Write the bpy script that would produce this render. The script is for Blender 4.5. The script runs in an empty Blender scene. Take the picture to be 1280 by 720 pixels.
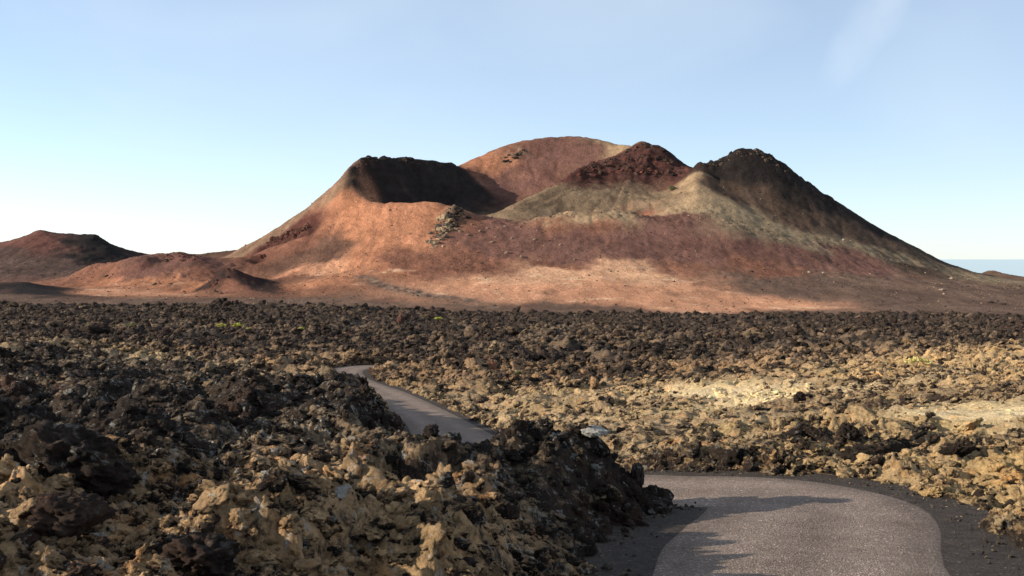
import bpy, math, random
import numpy as np
from mathutils import Vector

random.seed(4)
RNG = np.random.default_rng(11)
sc = bpy.context.scene
COL = sc.collection
F = 1400.0            # focal length of the photograph in pixels (1280 wide)
HZ = 322.0            # row of the sea horizon
ZC = 30.0             # eye height above datum

# ------------------------------------------------------------------ camera
cd = bpy.data.cameras.new('camera')
cam = bpy.data.objects.new('camera', cd); COL.objects.link(cam)
cam.location = (0, 0, ZC); cam.rotation_euler = (math.radians(90), 0, 0)
cd.sensor_width = 36.0; cd.lens = F / 1280 * 36.0
cd.shift_y = -(360 - HZ) / 1280
cd.clip_start = 0.5; cd.clip_end = 200000
sc.camera = cam

# ------------------------------------------------------------------ sun, sky, exposure
SUN_EL = math.radians(17.5)
SUN_H = Vector((-1.0, -0.30, 0)).normalized()
SUN_V = Vector((SUN_H.x * math.cos(SUN_EL), SUN_H.y * math.cos(SUN_EL), math.sin(SUN_EL)))
world = bpy.data.worlds.new('World'); sc.world = world; world.use_nodes = True
nt = world.node_tree; nt.nodes.clear()
wo = nt.nodes.new('ShaderNodeOutputWorld'); bg = nt.nodes.new('ShaderNodeBackground')
sky = nt.nodes.new('ShaderNodeTexSky'); sky.sky_type = 'NISHITA'; sky.sun_disc = False
sky.sun_elevation = SUN_EL; sky.sun_rotation = math.atan2(-SUN_H.x, SUN_H.y)
sky.altitude = 300; sky.air_density = 0.65; sky.dust_density = 0.25; sky.ozone_density = 1.0
# thin high cirrus: mixes a little white into the sky by direction
tc = nt.nodes.new('ShaderNodeTexCoord')
mp = nt.nodes.new('ShaderNodeMapping'); mp.inputs['Scale'].default_value = (2.2, 2.2, 3.6)
mp.inputs['Rotation'].default_value = (0.2, 0.5, 0.3)
nz = nt.nodes.new('ShaderNodeTexNoise'); nz.inputs['Scale'].default_value = 1.3
nz.inputs['Detail'].default_value = 6; nz.inputs['Roughness'].default_value = 0.45; nz.inputs['Distortion'].default_value = 0.6
cr = nt.nodes.new('ShaderNodeValToRGB')
cr.color_ramp.elements[0].position = 0.40; cr.color_ramp.elements[0].color = (0.30, 0.30, 0.30, 1)
cr.color_ramp.elements[1].position = 0.80; cr.color_ramp.elements[1].color = (0.62, 0.62, 0.62, 1)
mx = nt.nodes.new('ShaderNodeMix'); mx.data_type = 'RGBA'
mx.inputs['B'].default_value = (4.3, 4.9, 5.4, 1)
nt.links.new(tc.outputs['Generated'], mp.inputs['Vector']); nt.links.new(mp.outputs[0], nz.inputs['Vector'])
nt.links.new(nz.outputs['Fac'], cr.inputs[0]); nt.links.new(cr.outputs[0], mx.inputs['Factor'])
nt.links.new(sky.outputs[0], mx.inputs['A'])
# one faint wisp of cirrus high on the right
d0 = Vector((0.318, 1.0, 0.205)).normalized()
sub = nt.nodes.new('ShaderNodeVectorMath'); sub.operation = 'SUBTRACT'; sub.inputs[1].default_value = d0; nt.links.new(tc.outputs['Generated'], sub.inputs[0])
def axis(e, w):
    d = nt.nodes.new('ShaderNodeVectorMath'); d.operation = 'DOT_PRODUCT'; d.inputs[1].default_value = Vector(e).normalized() / w; nt.links.new(sub.outputs[0], d.inputs[0])
    p = nt.nodes.new('ShaderNodeMath'); p.operation = 'MULTIPLY'; nt.links.new(d.outputs['Value'], p.inputs[0]); nt.links.new(d.outputs['Value'], p.inputs[1]); return p.outputs[0]
ad = nt.nodes.new('ShaderNodeMath'); ad.operation = 'ADD'; nt.links.new(axis((0.6, -0.18, 0.80), 0.055), ad.inputs[0]); nt.links.new(axis((0.80, -0.25, -0.6), 0.022), ad.inputs[1])
wz = nt.nodes.new('ShaderNodeTexNoise'); wz.inputs['Scale'].default_value = 14; wz.inputs['Detail'].default_value = 5; nt.links.new(tc.outputs['Generated'], wz.inputs['Vector'])
ad2 = nt.nodes.new('ShaderNodeMath'); ad2.operation = 'MULTIPLY_ADD'; nt.links.new(wz.outputs['Fac'], ad2.inputs[0]); ad2.inputs[1].default_value = 2.4; nt.links.new(ad.outputs[0], ad2.inputs[2])
wr = nt.nodes.new('ShaderNodeMapRange'); wr.interpolation_type = 'SMOOTHSTEP'; wr.inputs['From Min'].default_value = 0.9; wr.inputs['From Max'].default_value = 2.4; wr.inputs['To Min'].default_value = 0.17; wr.inputs['To Max'].default_value = 0.0
nt.links.new(ad2.outputs[0], wr.inputs['Value'])
mw = nt.nodes.new('ShaderNodeMix'); mw.data_type = 'RGBA'; mw.inputs['B'].default_value = (6.0, 6.3, 6.6, 1)
nt.links.new(wr.outputs[0], mw.inputs['Factor']); nt.links.new(mx.outputs['Result'], mw.inputs['A']); nt.links.new(mw.outputs['Result'], bg.inputs['Color'])
bg.inputs['Strength'].default_value = 0.118
nt.links.new(bg.outputs[0], wo.inputs['Surface'])

sl = bpy.data.lights.new('sun', 'SUN'); sl.energy = 5.0; sl.angle = math.radians(0.5); sl.color = (1.0, 0.91, 0.77)
so = bpy.data.objects.new('sun', sl); COL.objects.link(so)
so.rotation_euler = (-SUN_V).to_track_quat('-Z', 'Y').to_euler()
sc.view_settings.view_transform = 'Standard'; sc.view_settings.look = 'None'
sc.view_settings.gamma = 1.0; sc.view_settings.use_curve_mapping = False
sc.view_settings.exposure = 0.75

# ------------------------------------------------------------------ noise (numpy)
def _h(ix, iy, seed):
    h = (ix.astype(np.int64) * 374761393 + iy.astype(np.int64) * 668265263 + seed * 1442695041) & 0xFFFFFFFF
    h = ((h ^ (h >> 13)) * 1274126177) & 0xFFFFFFFF
    h = ((h ^ (h >> 16)) * 2246822519) & 0xFFFFFFFF
    return ((h ^ (h >> 15)) & 0xFFFFFF).astype(np.float32) / float(0xFFFFFF)
def perlin(x, y, seed=0):
    x0 = np.floor(x); y0 = np.floor(y); fx = (x - x0).astype(np.float32); fy = (y - y0).astype(np.float32)
    ux = fx * fx * fx * (fx * (fx * 6 - 15) + 10); uy = fy * fy * fy * (fy * (fy * 6 - 15) + 10)
    r = []
    for j in (0, 1):
        for i in (0, 1):
            a = _h(x0 + i, y0 + j, seed) * 6.2831853
            r.append(np.cos(a) * (fx - i) + np.sin(a) * (fy - j))
    return ((r[0] * (1 - ux) + r[1] * ux) * (1 - uy) + (r[2] * (1 - ux) + r[3] * ux) * uy) * 1.5
def fbm(x, y, seed=0, o=4, g=0.5):
    s = 0; a = 1; t = 0
    for k in range(o):
        s = s + a * perlin(x, y, seed + k * 17); t += a; a *= g; x = x * 2.03 + 5.1; y = y * 2.03 + 1.7
    return s / t
def ridged(x, y, seed=0, o=4, g=0.5):
    s = 0; a = 1; t = 0
    for k in range(o):
        s = s + a * (1 - 2 * np.abs(perlin(x, y, seed + k * 13))); t += a; a *= g; x = x * 2.1 + 3.3; y = y * 2.1 + 7.7
    return s / t
def cells(x, y, seed=0):
    """dome-shaped lumps, each with a height and tilt of its own, 0..1"""
    x0 = np.floor(x); y0 = np.floor(y)
    best = np.zeros_like(x, dtype=np.float32)
    for j in (-1, 0, 1):
        for i in (-1, 0, 1):
            cx = x0 + i; cy = y0 + j
            px = cx + _h(cx, cy, seed); py = cy + _h(cx, cy, seed + 1)
            hgt = _h(cx, cy, seed + 2); tl = (_h(cx, cy, seed + 3) - 0.5) * 1.2; tm = (_h(cx, cy, seed + 4) - 0.5) * 1.2
            st = 0.7 + 0.6 * _h(cx, cy, seed + 5)
            dx = x - px; dy = y - py
            r = np.sqrt((dx * st) ** 2 + (dy / st) ** 2)
            v = (0.45 * np.clip(1.0 - r * r * 1.9, 0, 1) ** 0.6 + 0.55 * np.clip(1.0 - r * 1.25, 0, 1)) * 1.12 * (0.15 + 0.85 * hgt) * (1 + tl * dx + tm * dy)
            best = np.maximum(best, v.astype(np.float32))
    return best
def sstep(a, b, x):
    t = np.clip((x - a) / (b - a), 0, 1); return t * t * (3 - 2 * t)

# ------------------------------------------------------------------ the lie of the land
# surveyed points: picture column, picture row and the distance in metres at which that spot lies
P = []
def pts(d, s):
    for t in s.split():
        a = t.split(','); P.append((float(a[0]), float(a[1]), float(a[2]) if len(a) > 2 else d))
# near road and verges
pts(0, '992,720,15.5 1010,680,17.6 1036,650,19.85 1040,622,22.6 1280,720,15.2 1280,660,19 1280,600,26 1280,540,38 1280,480,65 1280,440,120')
pts(0, '1100,600,26 1000,585,29 1000,540,42 1100,500,65 900,560,36 900,480,95 1000,460,130 1150,560,34 1150,470,85 1100,445,140')
# bank left of the road
pts(0, '958,606,20.4 930,594,20.5 880,585,20.8 800,567,21.6 720,554,22.5 640,540,24 610,533,27 580,525,31 550,518,39 500,512,45 450,498,55 420,482,70')
pts(0, '915,648,18.6 860,645,18 800,650,17.2 700,630,17.5 600,610,18.5 500,590,21 700,720,13.6 600,720,13.2')
pts(0, '0,720,11 300,720,12 150,640,15.5 0,600,18 300,600,20 0,540,24 100,535,28 0,495,36 300,500,45 150,490,45 0,460,70 200,460,75 350,475,75')
# dip the road runs through
pts(0, '850,592,31 760,585,32 700,572,38 640,573,38 600,560,46 570,540,62 545,525,75 480,490,100 440,472,115 435,462,128 470,454,140 560,480,115 620,500,95 700,500,85 800,520,65 760,540,52')
# lava plain
pts(0, '0,440,110 200,440,130 350,450,140 560,455,155 700,455,160 850,450,160 1000,440,175 1150,436,190 1280,425,210')
pts(0, '0,420,220 200,420,230 400,425,230 640,430,230 850,425,240 1050,420,260')
pts(0, '0,400,400 300,401,420 640,408,420 960,409,420 1280,408,400')
pts(0, '0,383,620 160,384,620 320,384,630 480,388,640 640,393,630 800,394,630 960,396,620 1120,395,610 1280,399,580')
# cinder plain at the foot
pts(0, '0,373,690 100,373,700 200,371,700 300,373,700 400,373,700 500,376,700 600,381,690 700,383,690 850,385,690 1000,387,690 1150,388,690 1280,388,680')
pts(0, '400,352,770 450,349,775 500,347,780 600,350,765 700,347,770 800,348,770 900,346,790 1000,350,795 1100,352,800 1200,362,790 1280,370,770')
# low mounds on the left
pts(760, '0,353 30,352 60,358 80,366,745 -40,356'); pts(830, '40,362 -40,362 90,360')
pts(0, '130,360,780 130,349,850 200,357,800 250,361,780 180,345,840 230,345,840')
pts(0, '90,345,910 105,334,905 118,327,905 135,329,900 150,326,900 162,322,880 176,319,870 190,322,870 203,326,872 213,318,880 228,316,880 243,319,880 256,330,870 264,340,855')
pts(965, '110,340 150,334 180,330 215,329 245,330 270,335')
pts(0, '265,350,795 276,338,790 287,334,790 300,339,790 320,350,786 345,359,780 362,365,770 270,367,745 300,369,740 335,370,735 290,351,850 330,352,850 255,352,800')
pts(1150, '-200,322 -60,312 0,303 30,296 50,286 60,289 80,292 95,293 115,291 130,299 145,309 170,321 190,327')
pts(0, '-50,350,950 0,347,950 40,345,950 80,346,940 20,325,1050 60,322,1060 110,325,1060 140,332,1060 -80,335,1050')
pts(1350, '50,330 0,335 120,335 -100,335 -250,340'); pts(0, '200,320,1250 230,318,1220 252,318,1160 275,321,1080')
# volcano: left flank and crater
pts(0, '278,321,1010 300,310,1005 330,294,1000 360,275,995 380,262,990 400,246,985 420,230,975 430,219,966 437,212,966 447,203,974 457,198,986')
pts(0, '470,197,1000 490,197,1022 510,199,1045 530,202,1063 550,203,1080 565,205,1094 578,209,1108')
pts(0, '260,328,1090 300,326,1075 350,310,1070 390,290,1060 420,262,1045 450,244,1060 500,232,1120 550,228,1165 434,232,1015')
pts(0, '437,222,955 439,232,944 446,244,935 460,252,928 475,253,926 490,253,925 505,253,925 520,252,925 535,252,925 550,253,924 565,257,922 580,263,920 600,268,920 616,271,922')
pts(0, '465,256,948 490,266,960 520,270,975 550,270,990 580,270,990 600,272,985 615,272,965 470,235,972 500,246,995 530,248,1018 560,246,1040 585,243,1062 515,222,1030 485,220,1000 555,224,1062')
# back dome
pts(0, '600,198,1130 620,190,1142 640,183,1150 660,179,1156 680,176,1160 700,174,1162 720,173,1162 740,174,1160 760,177,1155 780,179,1140')
pts(0, '600,225,1095 600,250,1060 600,262,1032 640,200,1130 640,230,1095 640,253,1060 640,263,1028 670,190,1142 670,225,1098 670,248,1052 700,190,1143 700,208,1118 700,225,1090 700,233,1062 730,190,1138 730,208,1110 730,216,1085 760,190,1135 760,203,1112 620,245,1070')
# spur and scree fan
pts(0, '616,269,968 628,263,980 640,257,990 655,249,1000 670,242,1010 685,234,1022 700,226,1035 712,218,1045')
pts(0, '725,211,1056 740,205,1066 755,200,1074 770,194,1082 785,186,1090 800,177,1098 807,176,1101 815,180,1102 828,183,1100 838,190,1096 846,200,1090 855,208,1082 864,213,1074')
pts(0, '720,224,1040 740,223,1046 760,224,1050 785,219,1054 798,228,1050 820,230,1052 845,224,1056')
pts(0, '650,272,955 700,280,955 760,274,958 810,272,962 700,255,988 750,250,998 800,250,1002 830,246,1008 660,262,972')
pts(0, '820,205,1150 860,235,1130 800,200,1160')
# terrace lip in front of the fan
pts(0, '640,274,925 670,271,926 700,267,928 730,264,930 760,262,932 785,264,936 805,270,940 830,268,945')
# right peak
pts(0, '872,208,1066 885,203,1058 895,203,1056 905,198,1055 915,192,1053 924,188,1052 932,187,1052 942,188,1052 955,192,1052 970,200,1052 985,212,1052 1000,223,1052 1025,240,1050 1050,255,1048 1075,270,1045 1100,285,1042 1125,298,1038 1150,312,1034 1180,329,1025 1215,340,1015 1250,347,1000')
pts(0, '883,205,1048 876,214,1028 870,226,1004 867,240,980 874,252,962 890,261,950 915,271,942 950,282,937 1000,295,937 1050,304,942 1100,314,952 1150,327,965')
pts(0, '895,222,1036 905,240,1002 950,256,990 950,232,1022 1000,272,985 1000,250,1020 1050,287,990 1100,301,998 1150,318,1000 920,258,965')
pts(0, '845,240,1015 850,258,965 836,260,962')
pts(0, '920,230,1130 1000,265,1130 1080,300,1130 1160,330,1130')
# front slopes
pts(0, '300,322,950 340,307,930 345,300,940 400,284,925 425,270,930 380,312,895 420,302,890 330,333,880 370,335,850 430,335,830')
pts(0, '450,300,880 450,280,905 500,285,890 500,315,845 550,285,888 550,315,840 600,295,880 600,320,835 650,300,868 650,325,825 700,295,875 700,325,825 750,295,875 750,325,820 800,295,880 800,320,835 850,295,885 850,320,845 860,278,920 920,290,898 930,315,865 1000,310,895 1000,330,860 1100,325,915 1100,338,880 1180,342,930')
# country behind
pts(1350, '200,327 300,325 450,270 600,240 750,235 900,250 1050,300 1200,346 1350,350')
pts(0, '1180,346,1500 1222,343,1500 1232,339,1500 1242,338,1500 1256,342,1500 1280,346,1500 1280,356,880 1330,352,1500')
pts(1750, '-400,326 -200,326 0,326 200,326 400,330 640,335 900,342 1100,347 1300,349 1700,350')
# beyond the frame
for dd, pl, pr in ((8, 900, 960), (11, 720, 850), (18, 610, 700), (35, 500, 560), (70, 455, 480), (150, 425, 440), (300, 405, 418), (620, 384, 400), (900, 350, 372), (1200, 332, 358)):
    P.append((-330, pl, dd)); P.append((1640, pr, dd))
pts(0, '0,930,7 400,960,7 700,960,7 1000,1130,7.6 1300,1080,7.6')
P = np.array(P)
CU = (P[:, 0] - 640) / F; CV = np.log(P[:, 2]); CS = (HZ - P[:, 1]) / F
def _k(r2): return (r2 + 1e-7) ** 0.75
n = len(P)
A = np.zeros((n + 3, n + 3)); d2 = (CU[:, None] - CU[None]) ** 2 + (CV[:, None] - CV[None]) ** 2
A[:n, :n] = _k(d2) + np.eye(n) * 2e-5
A[:n, n] = 1; A[:n, n + 1] = CU; A[:n, n + 2] = CV; A[n:, :n] = A[:n, n:].T
W = np.linalg.solve(A, np.concatenate([CS, np.zeros(3)]))
UMIN, UMAX, VMIN, VMAX = -0.72, 0.72, math.log(6.0), math.log(1800.0)
GU, GV = 420, 900
gu = np.linspace(UMIN, UMAX, GU); gv = np.linspace(VMIN, VMAX, GV)
GRID = np.zeros((GV, GU))
for j0 in range(0, GV, 60):
    uu, vv = np.meshgrid(gu, gv[j0:j0 + 60])
    r2 = (uu.ravel()[:, None] - CU[None]) ** 2 + (vv.ravel()[:, None] - CV[None]) ** 2
    GRID[j0:j0 + 60] = (_k(r2) @ W[:n] + W[n] + W[n + 1] * uu.ravel() + W[n + 2] * vv.ravel()).reshape(uu.shape)
def bilin(G, u, v, u0=UMIN, u1=UMAX, v0=VMIN, v1=VMAX):
    gh, gw = G.shape[:2]
    a = np.clip((u - u0) / (u1 - u0) * (gw - 1), 0, gw - 1.001); b = np.clip((v - v0) / (v1 - v0) * (gh - 1), 0, gh - 1.001)
    i = a.astype(int); j = b.astype(int); fa = a - i; fb = b - j
    if G.ndim == 3: fa = fa[..., None]; fb = fb[..., None]
    return (G[j, i] * (1 - fa) + G[j, i + 1] * fa) * (1 - fb) + (G[j + 1, i] * (1 - fa) + G[j + 1, i + 1] * fa) * fb
def base_z(x, y):
    y = np.maximum(y, 6.0)
    return ZC + y * bilin(GRID, x / y, np.log(y))

# ------------------------------------------------------------------ the road's line
RC = np.array([(1.2, -30), (2.0, -12), (2.6, 2), (3.15, 9), (3.95, 15.2), (4.6, 17.6), (5.4, 19.8), (5.75, 21.3), (5.4, 22.5), (4.5, 23.2), (3.0, 24.0),
               (1.0, 25.6), (0.1, 28.2), (-0.6, 33), (-1.6, 42), (-3.2, 58), (-5.3, 75), (-8.2, 88), (-11.6, 100), (-15.6, 112), (-18.0, 121), (-18.9, 128), (-17.6, 134), (-14, 138), (-8, 142), (0, 147)], dtype=float)
RZ = np.array([-5.6, -4.7, -4.25, -4.25, -4.37, -4.5, -4.65, -4.74, -4.82, -4.88, -5.0, -5.2, -5.5, -6.1, -7.2, -9.1, -10.85, -11.6, -12.05, -12.5, -12.75, -12.85, -13.05, -13.35, -13.8, -14.5])
def smooth_line(pts_, m):
    t = np.concatenate([[0], np.cumsum(np.linalg.norm(np.diff(pts_[:, :2], axis=0), axis=1))])
    out = []
    q = np.vstack([2 * pts_[0] - pts_[1], pts_, 2 * pts_[-1] - pts_[-2]])
    for i in range(len(pts_) - 1):
        a, b, c, d = q[i], q[i + 1], q[i + 2], q[i + 3]
        k = max(4, int((t[i + 1] - t[i]) / m))
        for s in np.linspace(0, 1, k, endpoint=False):
            out.append(0.5 * ((2 * b) + (c - a) * s + (2 * a - 5 * b + 4 * c - d) * s * s + (3 * b - a - 3 * c + d) * s ** 3))
    out.append(pts_[-1]); return np.array(out)
ROAD = smooth_line(np.column_stack([RC, RZ + ZC]), 0.5)
RT = np.gradient(ROAD[:, :2], axis=0); RT /= np.linalg.norm(RT, axis=1)[:, None]
RN = np.column_stack([RT[:, 1], -RT[:, 0]])        # to the right of the direction of travel
# verge widths (left, right) along the line
RY = ROAD[:, 1]
HALF = np.full(len(ROAD), 2.22)
VL = np.interp(RY, [-30, 14, 19, 23, 30, 90, 110, 130], [0.8, 0.75, 0.55, 0.3, 0.4, 0.4, 0.5, 0.5])
VR = np.interp(RY, [-30, 12, 16, 19.5, 21.5, 23, 30, 120, 135], [1.2, 1.6, 1.7, 1.0, 0.45, 0.4, 0.4, 0.6, 1.2])
def road_info(x, y):
    """signed distance outside the verge (negative = on road or verge) and road height there"""
    s = np.full(x.shape, 99.0, np.float32); z = np.zeros(x.shape, np.float32)
    m = (y < 165) & (np.abs(x) < 40)
    ix = np.nonzero(m.ravel())[0]
    xs = x.ravel()[ix]; ys = y.ravel()[ix]; ss = s.ravel(); zz = z.ravel()
    R = ROAD[::2]; N = RN[::2]; hl = HALF[::2]; vl = VL[::2]; vr = VR[::2]
    for k in range(0, len(ix), 20000):
        dx = xs[k:k + 20000, None] - R[None, :, 0]; dy = ys[k:k + 20000, None] - R[None, :, 1]
        dd = dx * dx + dy * dy; b = dd.argmin(1); ar = np.arange(len(b))
        side = dx[ar, b] * N[b, 0] + dy[ar, b] * N[b, 1]
        dist = np.sqrt(dd[ar, b])
        ss[ix[k:k + 20000]] = dist - hl[b] - np.where(side > 0, vr[b], vl[b])
        zz[ix[k:k + 20000]] = R[b, 2]
    return ss.reshape(x.shape), zz.reshape(x.shape)

# ------------------------------------------------------------------ zones by picture position -> place on the land
def hit(px, py, grid=None, g0=VMIN, g1=VMAX):
    """place where the line of sight through a picture point first meets the land"""
    G = GRID if grid is None else grid
    v = np.linspace(math.log(9.0), math.log(1790.0), 3000); u = (px - 640) / F
    s = bilin(G, np.full_like(v, u), v)
    rows = HZ - s * F
    k = np.nonzero(rows <= py)[0]
    d = math.exp(v[k[0]]) if len(k) else 1500.0
    return u * d, d

def rbf_zone(points, x, y, width=0.10):
    """smooth blend of values given at places; points: (u, v, value...)"""
    q = np.array(points, float); u = x / y; v = np.log(y)
    out = np.zeros(u.shape + (q.shape[1] - 2,)); w = np.zeros(u.shape)
    for r in q:
        d = ((u - r[0]) ** 2 + (v - r[1]) ** 2) / (width * width)
        ww = 1.0 / (d * d + 0.02)
        w += ww
        for c in range(q.shape[1] - 2): out[..., c] += ww * r[2 + c]
    return out / w[..., None]

# ------------------------------------------------------------------ mesh helpers
def grid_mesh(name, X, Y, Z, keep=None, attrs=None):
    h, w = X.shape
    co = np.column_stack([X.ravel(), Y.ravel(), Z.ravel()]).astype(np.float32)
    idx = np.arange(h * w).reshape(h, w)
    q = np.stack([idx[:-1, :-1], idx[:-1, 1:], idx[1:, 1:], idx[1:, :-1]], -1).reshape(-1, 4)
    if keep is not None:
        kk = keep.ravel(); q = q[kk[q].any(1)]
        used = np.zeros(h * w, bool); used[q.ravel()] = True
        remap = np.cumsum(used) - 1; q = remap[q]; co = co[used]
    else: used = np.ones(h * w, bool)
    me = bpy.data.meshes.new(name)
    me.vertices.add(len(co)); me.vertices.foreach_set('co', co.ravel())
    me.loops.add(len(q) * 4); me.loops.foreach_set('vertex_index', q.ravel().astype(np.int32))
    me.polygons.add(len(q)); me.polygons.foreach_set('loop_start', np.arange(0, len(q) * 4, 4, dtype=np.int32))
    me.polygons.foreach_set('use_smooth', np.ones(len(q), bool))
    for nm, val in (attrs or {}).items():
        if val.ndim == 3:
            a = me.attributes.new(nm, 'FLOAT_COLOR', 'POINT')
            c = np.ones((len(co), 4), np.float32); c[:, :3] = val.reshape(-1, 3)[used]; a.data.foreach_set('color', c.ravel())
        else:
            a = me.attributes.new(nm, 'FLOAT', 'POINT'); a.data.foreach_set('value', val.ravel()[used].astype(np.float32))
    me.update(calc_edges=True); me.validate()
    return me
def link(name, me, mat=None, kind=None, label=None, cat=None, group=None):
    o = bpy.data.objects.new(name, me); COL.objects.link(o)
    if mat: me.materials.append(mat)
    if kind: o['kind'] = kind
    if label: o['label'] = label
    if cat: o['category'] = cat
    if group: o['group'] = group
    return o

# ------------------------------------------------------------------ materials
class M:
    def __init__(s, name, rough=0.95, spec=0.2):
        s.m = bpy.data.materials.new(name); s.m.use_nodes = True; s.t = s.m.node_tree
        s.b = s.t.nodes['Principled BSDF']; s.b.inputs['Roughness'].default_value = rough
        s.b.inputs['Specular IOR Level'].default_value = spec
        s.pos = s.t.nodes.new('ShaderNodeNewGeometry').outputs['Position']
    def n(s, typ, **kw):
        x = s.t.nodes.new(typ)
        for k, v in kw.items():
            if k in x.inputs: x.inputs[k].default_value = v
            else: setattr(x, k, v)
        return x
    def l(s, a, b): s.t.links.new(a, b)
    def vec(s, scale, rot=(0, 0, 0)):
        x = s.n('ShaderNodeMapping'); x.inputs['Scale'].default_value = scale; x.inputs['Rotation'].default_value = rot; s.l(s.pos, x.inputs['Vector']); return x.outputs[0]
    def noise(s, scale, detail=5, rough=0.6, vec=None, dist=0.0):
        x = s.n('ShaderNodeTexNoise', Scale=scale, Detail=detail, Roughness=rough, Distortion=dist); s.l(vec or s.pos, x.inputs['Vector']); return x.outputs['Fac']
    def vor(s, scale, out='Distance', vec=None, rnd=1.0):
        x = s.n('ShaderNodeTexVoronoi', Scale=scale, Randomness=rnd); s.l(vec or s.pos, x.inputs['Vector']); return x.outputs[out]
    def ramp(s, fac, stops):
        x = s.n('ShaderNodeValToRGB'); e = x.color_ramp.elements
        while len(e) < len(stops): e.new(0.5)
        for k, (p, c) in enumerate(stops):
            e[k].position = p; e[k].color = (c, c, c, 1) if isinstance(c, (int, float)) else (*c, 1)
        s.l(fac, x.inputs[0]); return x.outputs[0]
    def mix(s, fac, a, b, mode='MIX'):
        x = s.n('ShaderNodeMix', data_type='RGBA', blend_type=mode)
        for v, k in ((fac, 'Factor'), (a, 'A'), (b, 'B')):
            if isinstance(v, (int, float)): x.inputs[k].default_value = v if k == 'Factor' else (v, v, v, 1)
            elif isinstance(v, tuple): x.inputs[k].default_value = (*v, 1)
            else: s.l(v, x.inputs[k])
        return x.outputs['Result']
    def math(s, op, a, b=0.0):
        x = s.n('ShaderNodeMath', operation=op)
        for v, k in ((a, 0), (b, 1)):
            if isinstance(v, (int, float)): x.inputs[k].default_value = v
            else: s.l(v, x.inputs[k])
        return x.outputs[0]
    def attr(s, name, out='Color', typ='GEOMETRY'):
        x = s.n('ShaderNodeAttribute', attribute_name=name, attribute_type=typ); return x.outputs[out]
    def bump(s, h, dist, strength=1.0):
        x = s.n('ShaderNodeBump', Strength=strength, Distance=dist); s.l(h, x.inputs['Height'])
        s.l(x.outputs[0], s.b.inputs['Normal'])
    def out(s, col): s.l(col, s.b.inputs['Base Color']); return s.m

def cinder_material():
    m = M('cinder_soil', 1.0, 0.05)
    t = m.attr('tint')
    big = m.ramp(m.noise(0.018, 6, 0.62, dist=0.8), [(0.3, (0.72, 0.68, 0.68)), (0.7, (1.25, 1.22, 1.18))])
    c = m.mix(1.0, t, big, 'MULTIPLY')
    st = m.ramp(m.noise(0.10, 5, 0.65, m.vec((1, 0.35, 1.6))), [(0.34, 0.78), (0.66, 1.2)])
    c = m.mix(1.0, c, st, 'MULTIPLY')
    fine = m.ramp(m.noise(0.55, 4, 0.7), [(0.3, 0.72), (0.7, 1.28)])
    c = m.mix(0.8, c, fine, 'MULTIPLY')
    # scattered cinders and pale stones
    g = m.attr('grit', 'Fac')
    dk = m.math('MULTIPLY', m.ramp(m.vor(0.42), [(0.14, 1.0), (0.24, 0.0)]), g)
    c = m.mix(dk, c, m.mix(m.ramp(m.vor(0.42, 'Color'), [(0.45, 0.0), (0.55, 1.0)]), (0.035, 0.024, 0.02), m.mix(1.0, t, (2.2, 2.2, 2.0), 'MULTIPLY')))
    h = m.math('ADD', m.math('MULTIPLY', m.noise(0.25, 6, 0.7), 1.0), m.math('MULTIPLY', m.noise(1.1, 3, 0.7), 0.35))
    m.bump(h, 2.6, 0.7)
    return m.out(c)

def lava_material(name, typ):
    m = M(name, 0.95, 0.15)
    t = m.attr('tint', typ=typ)                  # colour of the lichen and dust that settles here
    cov = m.attr('cover', 'Fac', typ)            # how much of the rock it covers
    rock = m.ramp(m.math('ADD', m.math('MULTIPLY', m.noise(0.9, 6, 0.7, dist=0.5), 0.55), m.math('MULTIPLY', m.noise(7.0, 6, 0.75), 0.45)),
                  [(0.33, (0.010, 0.0075, 0.006)), (0.5, (0.030, 0.021, 0.016)), (0.68, (0.088, 0.056, 0.037))])
    red = m.ramp(m.noise(0.16, 4, 0.6), [(0.56, 0.0), (0.74, 0.5)])
    rock = m.mix(red, rock, (0.10, 0.044, 0.027))
    n1 = m.noise(1.9, 6, 0.72, dist=0.7); n2 = m.noise(8.5, 6, 0.78, dist=0.4); n3 = m.noise(0.22, 4, 0.6)
    spots = m.math('ADD', m.math('ADD', m.math('MULTIPLY', n1, 0.42), m.math('MULTIPLY', n2, 0.36)), m.math('MULTIPLY', n3, 0.22))
    geo = m.n('ShaderNodeNewGeometry'); sep = m.n('ShaderNodeSeparateXYZ'); m.l(geo.outputs['Normal'], sep.inputs[0])
    up = m.ramp(sep.outputs['Z'], [(0.15, 0.0), (0.85, 1.0)])
    th = m.math('SUBTRACT', m.math('ADD', spots, m.math('MULTIPLY', up, 0.09)), m.math('SUBTRACT', 0.77, m.math('MULTIPLY', cov, 0.40)))
    f = m.ramp(th, [(0.0, 0.0), (0.09, 1.0)])
    tv = m.mix(1.0, t, m.ramp(m.noise(5.3, 6, 0.8), [(0.3, 0.45), (0.7, 1.5)]), 'MULTIPLY')
    rust = m.ramp(m.noise(1.3, 5, 0.7, m.vec((1, 1, 1), (0.9, 0.4, 0.1))), [(0.54, 0.0), (0.70, 0.6)])
    tv = m.mix(rust, tv, m.mix(1.0, tv, (1.35, 0.86, 0.52), 'MULTIPLY'))
    pale = m.ramp(m.noise(4.2, 6, 0.75, m.vec((1, 1, 1), (0.5, 0.2, 0.9)), 0.4), [(0.57, 0.0), (0.63, 0.8)])
    c = m.mix(f, rock, tv)
    c = m.mix(m.math('MULTIPLY', pale, m.attr('pale', 'Fac', typ)), c, (0.44, 0.42, 0.37))
    h = m.math('ADD', m.noise(2.6, 8, 0.75, dist=0.3), m.math('ADD', m.math('MULTIPLY', m.vor(6.0), 0.30), m.math('MULTIPLY', m.noise(16.0, 5, 0.75), 0.30)))
    m.bump(h, 0.26, 1.0)
    return m.out(c)

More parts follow.
